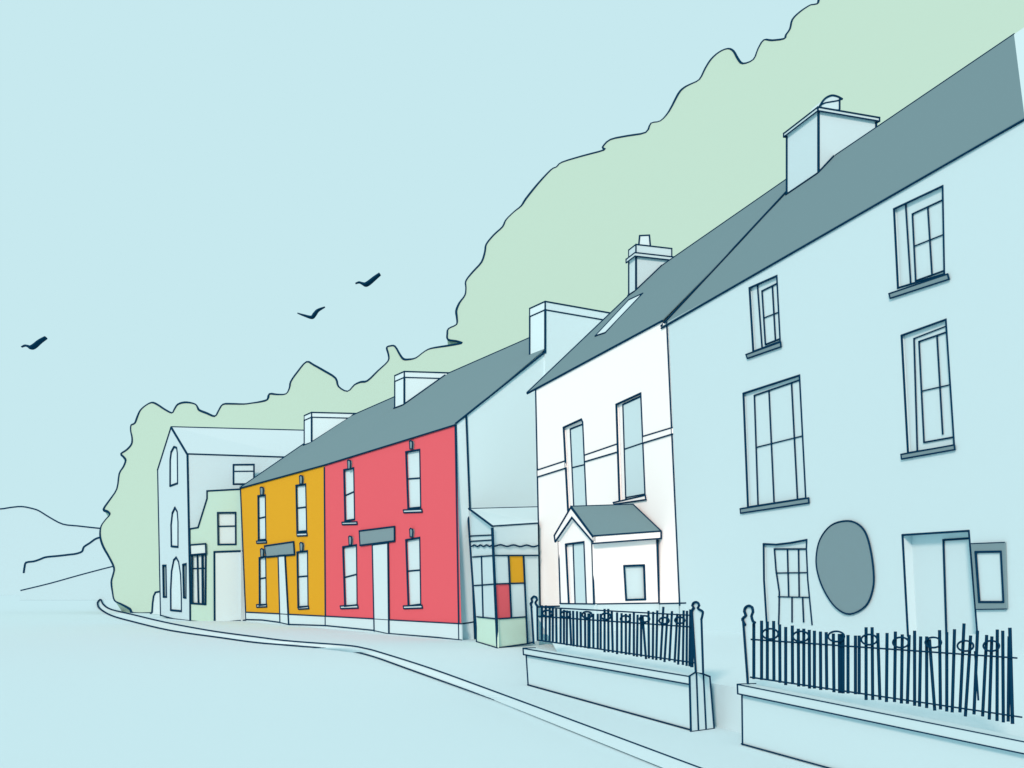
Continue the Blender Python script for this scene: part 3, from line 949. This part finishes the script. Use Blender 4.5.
# ================================================================== WOODED HILL
wood_px = [(152, 613.2), (133.5, 613.4), (130, 609), (121, 604), (114.6, 600.5), (112.6, 592), (111.5, 582), (113.2, 575), (114.2, 568), (109.5, 557.7), (103.5, 547), (100.4, 537), (101, 527),
    (105.5, 520), (110, 514.6), (107.5, 511.6), (103.8, 509.4), (110, 500), (117, 489), (119.4, 474), (123.6, 467), (125.8, 460.6), (123.6, 457), (121.2, 454), (127, 450), (131.6, 444.6),
    (132.2, 438), (130.8, 431), (131.2, 425.4), (135, 423.4), (137.5, 417), (140.4, 410.6), (146, 405.5), (151.8, 402.7), (157, 404.4), (165, 409.6), (172, 413), (174.5, 409.5), (178, 404.6), (184.5, 402.6), (191, 403), (195.8, 404.6),
    (197.6, 407.4), (199.6, 410.4), (207, 413.4), (215, 416.4), (218.6, 411), (223, 404.6), (232, 404), (244, 404.2), (252, 403.2), (260, 402), (267.5, 399.8), (269.6, 394.2), (277, 394.6), (286, 394),
    (289.6, 388), (291, 381.6), (298, 371.6), (306.6, 362), (314, 365.2), (325, 371.4), (335.6, 378.2), (338.6, 386.6), (347.6, 391.4), (354.6, 385), (361, 382.2), (367.6, 381), (378, 371), (388, 361.4),
    (388.6, 355), (386.8, 348), (390, 346.2), (395, 346.4), (399.6, 354), (403.6, 359.2), (409, 359.6), (416, 358), (424, 352), (431, 348.6), (446, 346.2), (458, 344.2), (462, 343), (456, 341), (448, 339.6), (447.4, 334),
    (448.6, 328.8), (456.6, 324.6), (457, 318), (456.4, 311), (459.6, 303), (465, 295.4), (466, 288), (466, 281), (473, 272), (481.6, 262.4), (485, 252), (486.4, 244.4), (494, 235), (502.6, 227), (506, 220), (514, 212),
    (521.4, 206), (526, 199), (538, 184), (551, 170), (556.6, 167), (562, 162.4), (583, 156), (604.2, 150.2), (602.6, 147.4), (610.4, 139.8), (628, 136), (645.8, 132.6), (651, 123.4), (660.4, 121), (669, 111.6), (678.4, 94),
    (684, 88), (690, 84.6), (699.4, 79.6), (705, 69), (711, 59.6), (719, 52.4), (727.8, 48.8), (733.6, 51.4), (738, 59), (743, 63.8), (753.4, 59.6), (758, 49), (763.8, 40.2), (772, 40.6), (784, 39), (786, 35), (790, 29), (792.4, 19.8), (800, 12),
    (809.6, 5.6), (814, 4.6), (818, 3.2), (820, -4), (832, -20), (850, -28), (870, -50), (900, -62), (930, -92), (980, -118), (1040, -170), (1120, -190), (1200, -240), (1290, -250)]
wb0 = ground(152, 613.3)
bd = V(36, -20, 0).normalized()
up_dir = V(.50, .866, 0)
slope_n = bd.cross((V(-bd.y, bd.x, 0) * .6 + V(0, 0, 1)).normalized())
HILL = Plane(wb0, bd, slope_n)
sp = smooth(wood_px, 3)
wp = HILL.pts(sp)
endp = HILL.at(1290, 560)
outline = wp + [endp]
wmz = MB(M['leaf'])
wmz.prism(outline, V(0, 1, -.62) * 6)
def vary(n):
    return [2.2 + .6 * math.sin(k * .37) * math.sin(k * .083 + 1) for k in range(n)]
# ink along the ridge of the canopy, thick and thin like a pen line
wv_ = vary(len(wp))
cur = []
rr_ = [w_ * .5 * p.y / F for w_, p in zip(wv_, wp)]
wmz.tube(wp, 0, rad=rr_)
wood = wmz.build('woodland', None, V(wb0.x, wb0.y, 0))
tag(wood, 'pale green wooded hillside rising behind the whole row of houses', 'woodland', kind='stuff')

# ================================================================== FAR HILLS
def hill(name, l, Y, deep, w):
    """a long even slope rising away from us, with its back falling off behind the ridge"""
    HP = Plane(V(0, Y, -.1), V(1, 0, 0), V(0, -1, .35))
    r = HP.pts(smooth(l, 3))
    m = MB(M['hill'])
    lo = [V(p.x, Y, -.1) for p in (r[-1], r[0])]
    m.prism(r + lo, V(0, deep, -.4 * deep))
    m.tube(r, w)
    return tag(m.build(name, None, V(r[len(r) // 2].x, Y, 0)), kind='structure')
hill('distant_hill', [(-160, 540), (-60, 516), (-20, 508.6), (0, 509), (10, 507.6), (22, 506.6), (34, 509), (40, 511.4), (50, 517.6), (63, 524.2), (78, 526), (100, 528.4), (130, 531), (180, 545)], 420, 12, 1.5)
hill('headland', [(23.8, 572.4), (24.6, 567), (26.2, 562.6), (34, 561.4), (40, 559.4), (46, 557.2), (58, 556), (70, 554.6), (76, 553.8), (82, 551.6), (84, 547), (90, 543), (96, 538.8), (104, 536.6), (130, 530), (170, 540)], 260, 8, 2.0)
hill('near_slope', [(21, 590.4), (50, 583.4), (80, 575), (112, 566.6), (140, 560), (180, 565)], 160, 6, 1.3)

# ================================================================== GULLS
def gull(label, wing, rads, Y):
    pts = smooth(wing, 4)
    rd = smooth([(r,) for r in rads], 4)
    m = MB(INK)
    P = [V((u - CX) / F * Y, Y, H + (CY - v) / F * Y) for u, v in pts]
    # one continuous skin: flattened wing sections swelling to the body in the middle
    n, s = len(P), 10
    for k, p in enumerate(P):
        t = (P[min(n - 1, k + 1)] - P[max(0, k - 1)]).normalized()
        nrm = V(-t.z, 0, t.x)
        r = rd[k][0] * Y / F
        for a in range(s):
            q = 2 * math.pi * a / s
            m.v.append(p + nrm * r * math.cos(q) + V(0, 1, 0) * (r * 2.2 * math.sin(q)))
    for k in range(n - 1):
        for a in range(s):
            m.f.append((k * s + a, k * s + (a + 1) % s, (k + 1) * s + (a + 1) % s, (k + 1) * s + a)); m.mi.append(0)
    m.f.append(tuple(range(s))[::-1]); m.mi.append(0)
    m.f.append(tuple((n - 1) * s + a for a in range(s))); m.mi.append(0)
    o = m.build('gull', None, P[n // 2])
    return tag(o, label, 'bird', 'gulls gliding over the street')
gull('dark gull flying lowest, far left over the hills', [(21.6, 347), (25, 345.6), (28, 346.2), (31, 347.6), (34.5, 346), (40, 341.4), (46, 337.6)], [.7, 1.0, 1.3, 2.0, 2.1, 1.9, 1.5], 45)
gull('dark gull flying in the middle with shallow straight wing', [(297.6, 313.2), (304, 315.4), (311.6, 317.4), (314.6, 314.4), (318, 310.4), (325, 307)], [.6, 1.1, 1.6, 1.8, 1.4, .6], 48)
gull('dark gull flying highest, nearest to the green hill', [(355.4, 283.6), (359, 282.4), (362, 283.4), (365.4, 284.6), (369, 282.8), (374.6, 278.2), (380, 274)], [.7, 1.0, 1.3, 2.0, 2.1, 1.9, 1.5], 42)

# ================================================================== GROUND, ROAD, PAVEMENT, KERB, FRONT GARDENS
g = MB(M['ground'])
S = 3000
g.face([V(-S, -60, -.12), V(S, -60, -.12), V(S, S, -.12), V(-S, S, -.12)])
tag(g.build('ground'), kind='structure')
inner_px = smooth([(101, 600.2), (103.7, 605.2), (111.6, 610), (132.7, 615), (155, 620.4), (178.4, 625.4), (216, 632), (255.8, 637.3), (291, 641.6), (347, 645.8), (366, 649), (380, 652.7), (431.5, 669), (495, 692), (560, 716), (697, 767)], 4)
outer_px = smooth([(110, 596.4), (103.7, 597.8), (98.6, 601.4), (97.6, 605), (100.4, 609.6), (111.6, 616), (132.7, 622), (171.4, 631), (220.6, 638), (255.8, 642.8), (291, 645.8), (342.5, 650.3), (370.6, 656), (408, 669), (478, 694), (560, 723.2), (679, 767)], 4)
inn = [ground(u, v, 0) for u, v in inner_px]
out_ = [ground(u, v, -.1) for u, v in outer_px]
dn = (inn[-1] - inn[-2]).normalized()
inn += [inn[-1] + dn * 6, inn[-1] + dn * 14]
do = (out_[-1] - out_[-2]).normalized()
out_ += [out_[-1] + do * 6, out_[-1] + do * 14]
road = MB(M['ground'])
rp = [p + V(0, 0, -.014) for p in out_ if p.y < 125]
edge = [V(p.x - 9 - .16 * p.y, p.y - 1, -.114) for p in rp]
for k in range(len(rp) - 1):
    road.face([rp[k], rp[k + 1], edge[k + 1], edge[k]])
tag(road.build('road'), kind='structure')
pav = MB(M['ground'])
far_edge = [inn[0] + V(6, 60, 0), V(60, 160, 0), V(60, -8, 0)]
pav.prism(inn + far_edge[::-1], V(0, 0, -.1))
tag(pav.build('pavement'), kind='structure')
kb = MB(M['ground'])
# kerb: splayed face between the pavement edge and the gutter line
def resample(l, n):
    d = [0]
    for a, b in zip(l, l[1:]): d.append(d[-1] + (b - a).length)
    o = []
    j = 0
    for k in range(n):
        t = d[-1] * k / (n - 1)
        while j < len(d) - 2 and d[j + 1] < t: j += 1
        f_ = (t - d[j]) / max(1e-6, d[j + 1] - d[j])
        o.append(l[j].lerp(l[j + 1], min(1, f_)))
    return o
start = min(range(len(out_)), key=lambda k: (out_[k] - inn[0]).length)
A1, B1 = resample(inn, 600), resample(out_[start:], 600)
for k in range(599):
    kb.face([A1[k] + V(0, 0, -.004), A1[k + 1] + V(0, 0, -.004), B1[k + 1] - V(0, 0, .018), B1[k] - V(0, 0, .018)])
lift = V(0, 0, .012)
kb.tube([p + V(0, 0, .0005 * p.y) for p in A1], 1.5); kb.tube([p + V(0, 0, -.008 + .0007 * p.y) for p in out_[:start] + B1], 1.5)
tag(kb.build('kerb'), kind='structure')
def garden():
    """planted strip from the railing walls back to the house fronts"""
    m = MB(M['ground'])
    fp = lambda y, o: V(.23 + .3204 * (12.77 - y), y, 0) + b_near * o
    hp = lambda y: V(7.916 - .32 * y, y, 0) - FACADE.n * .04
    st_ = [(12.6, .34, 23.0, .62), (8.4, .34, 15.94, .62), (3.2, .34, 8.0, .62)]
    for (y0, o0, f0, z0), (y1, o1, f1, z1) in zip(st_, st_[1:]):
        a, b = fp(y0, o0), fp(y1, o1)
        d, c = hp(f0) + V(0, 0, z0), hp(f1) + V(0, 0, z1)
        ua, ub = (V(0, 0, .38) for o in (o0, o1))
        m.face([a, b, b + ub, a + ua]); m.face([a + ua, b + ub, c, d])
    return tag(m.build('front_garden'), kind='structure')
garden()

# ================================================================== CAMERA, SKY, SUN
cam = bpy.data.cameras.new('camera')
cam.sensor_width = 36.0
cam.lens = 36.0 * F / 1024.0
cam.shift_x = 0
cam.shift_y = (CY - 384.0) / 1024.0
cam.clip_start = .05
cam.clip_end = 8000
co = bpy.data.objects.new('camera', cam)
col.objects.link(co)
co.location = EYE
co.rotation_euler = (math.radians(90), 0, 0)
scene.camera = co

w = bpy.data.worlds.new('World')
scene.world = w
w.use_nodes = True
bg = w.node_tree.nodes['Background']
bg.inputs['Color'].default_value = (*SKY, 1)     # even overcast sky
bg.inputs['Strength'].default_value = 1.0

az = V(-.33, -.944, 0).normalized()
to_sun = az * math.cos(math.radians(27)) + V(0, 0, math.sin(math.radians(27)))
sl = bpy.data.lights.new('sun', 'SUN')
sl.energy = SUN_STR
sl.angle = math.radians(10)
sl.color = SUN_COL
so = bpy.data.objects.new('sun', sl)
col.objects.link(so)
so.rotation_euler = to_sun.to_track_quat('Z', 'Y').to_euler()
so.location = (-10, -20, 30)

vs = scene.view_settings
vs.view_transform = 'Standard'
vs.look = 'None'
vs.exposure = 0
vs.gamma = 1
vs.use_curve_mapping = False
scene.cycles.use_denoising = True
scene.cycles.max_bounces = 8
scene.cycles.diffuse_bounces = 6
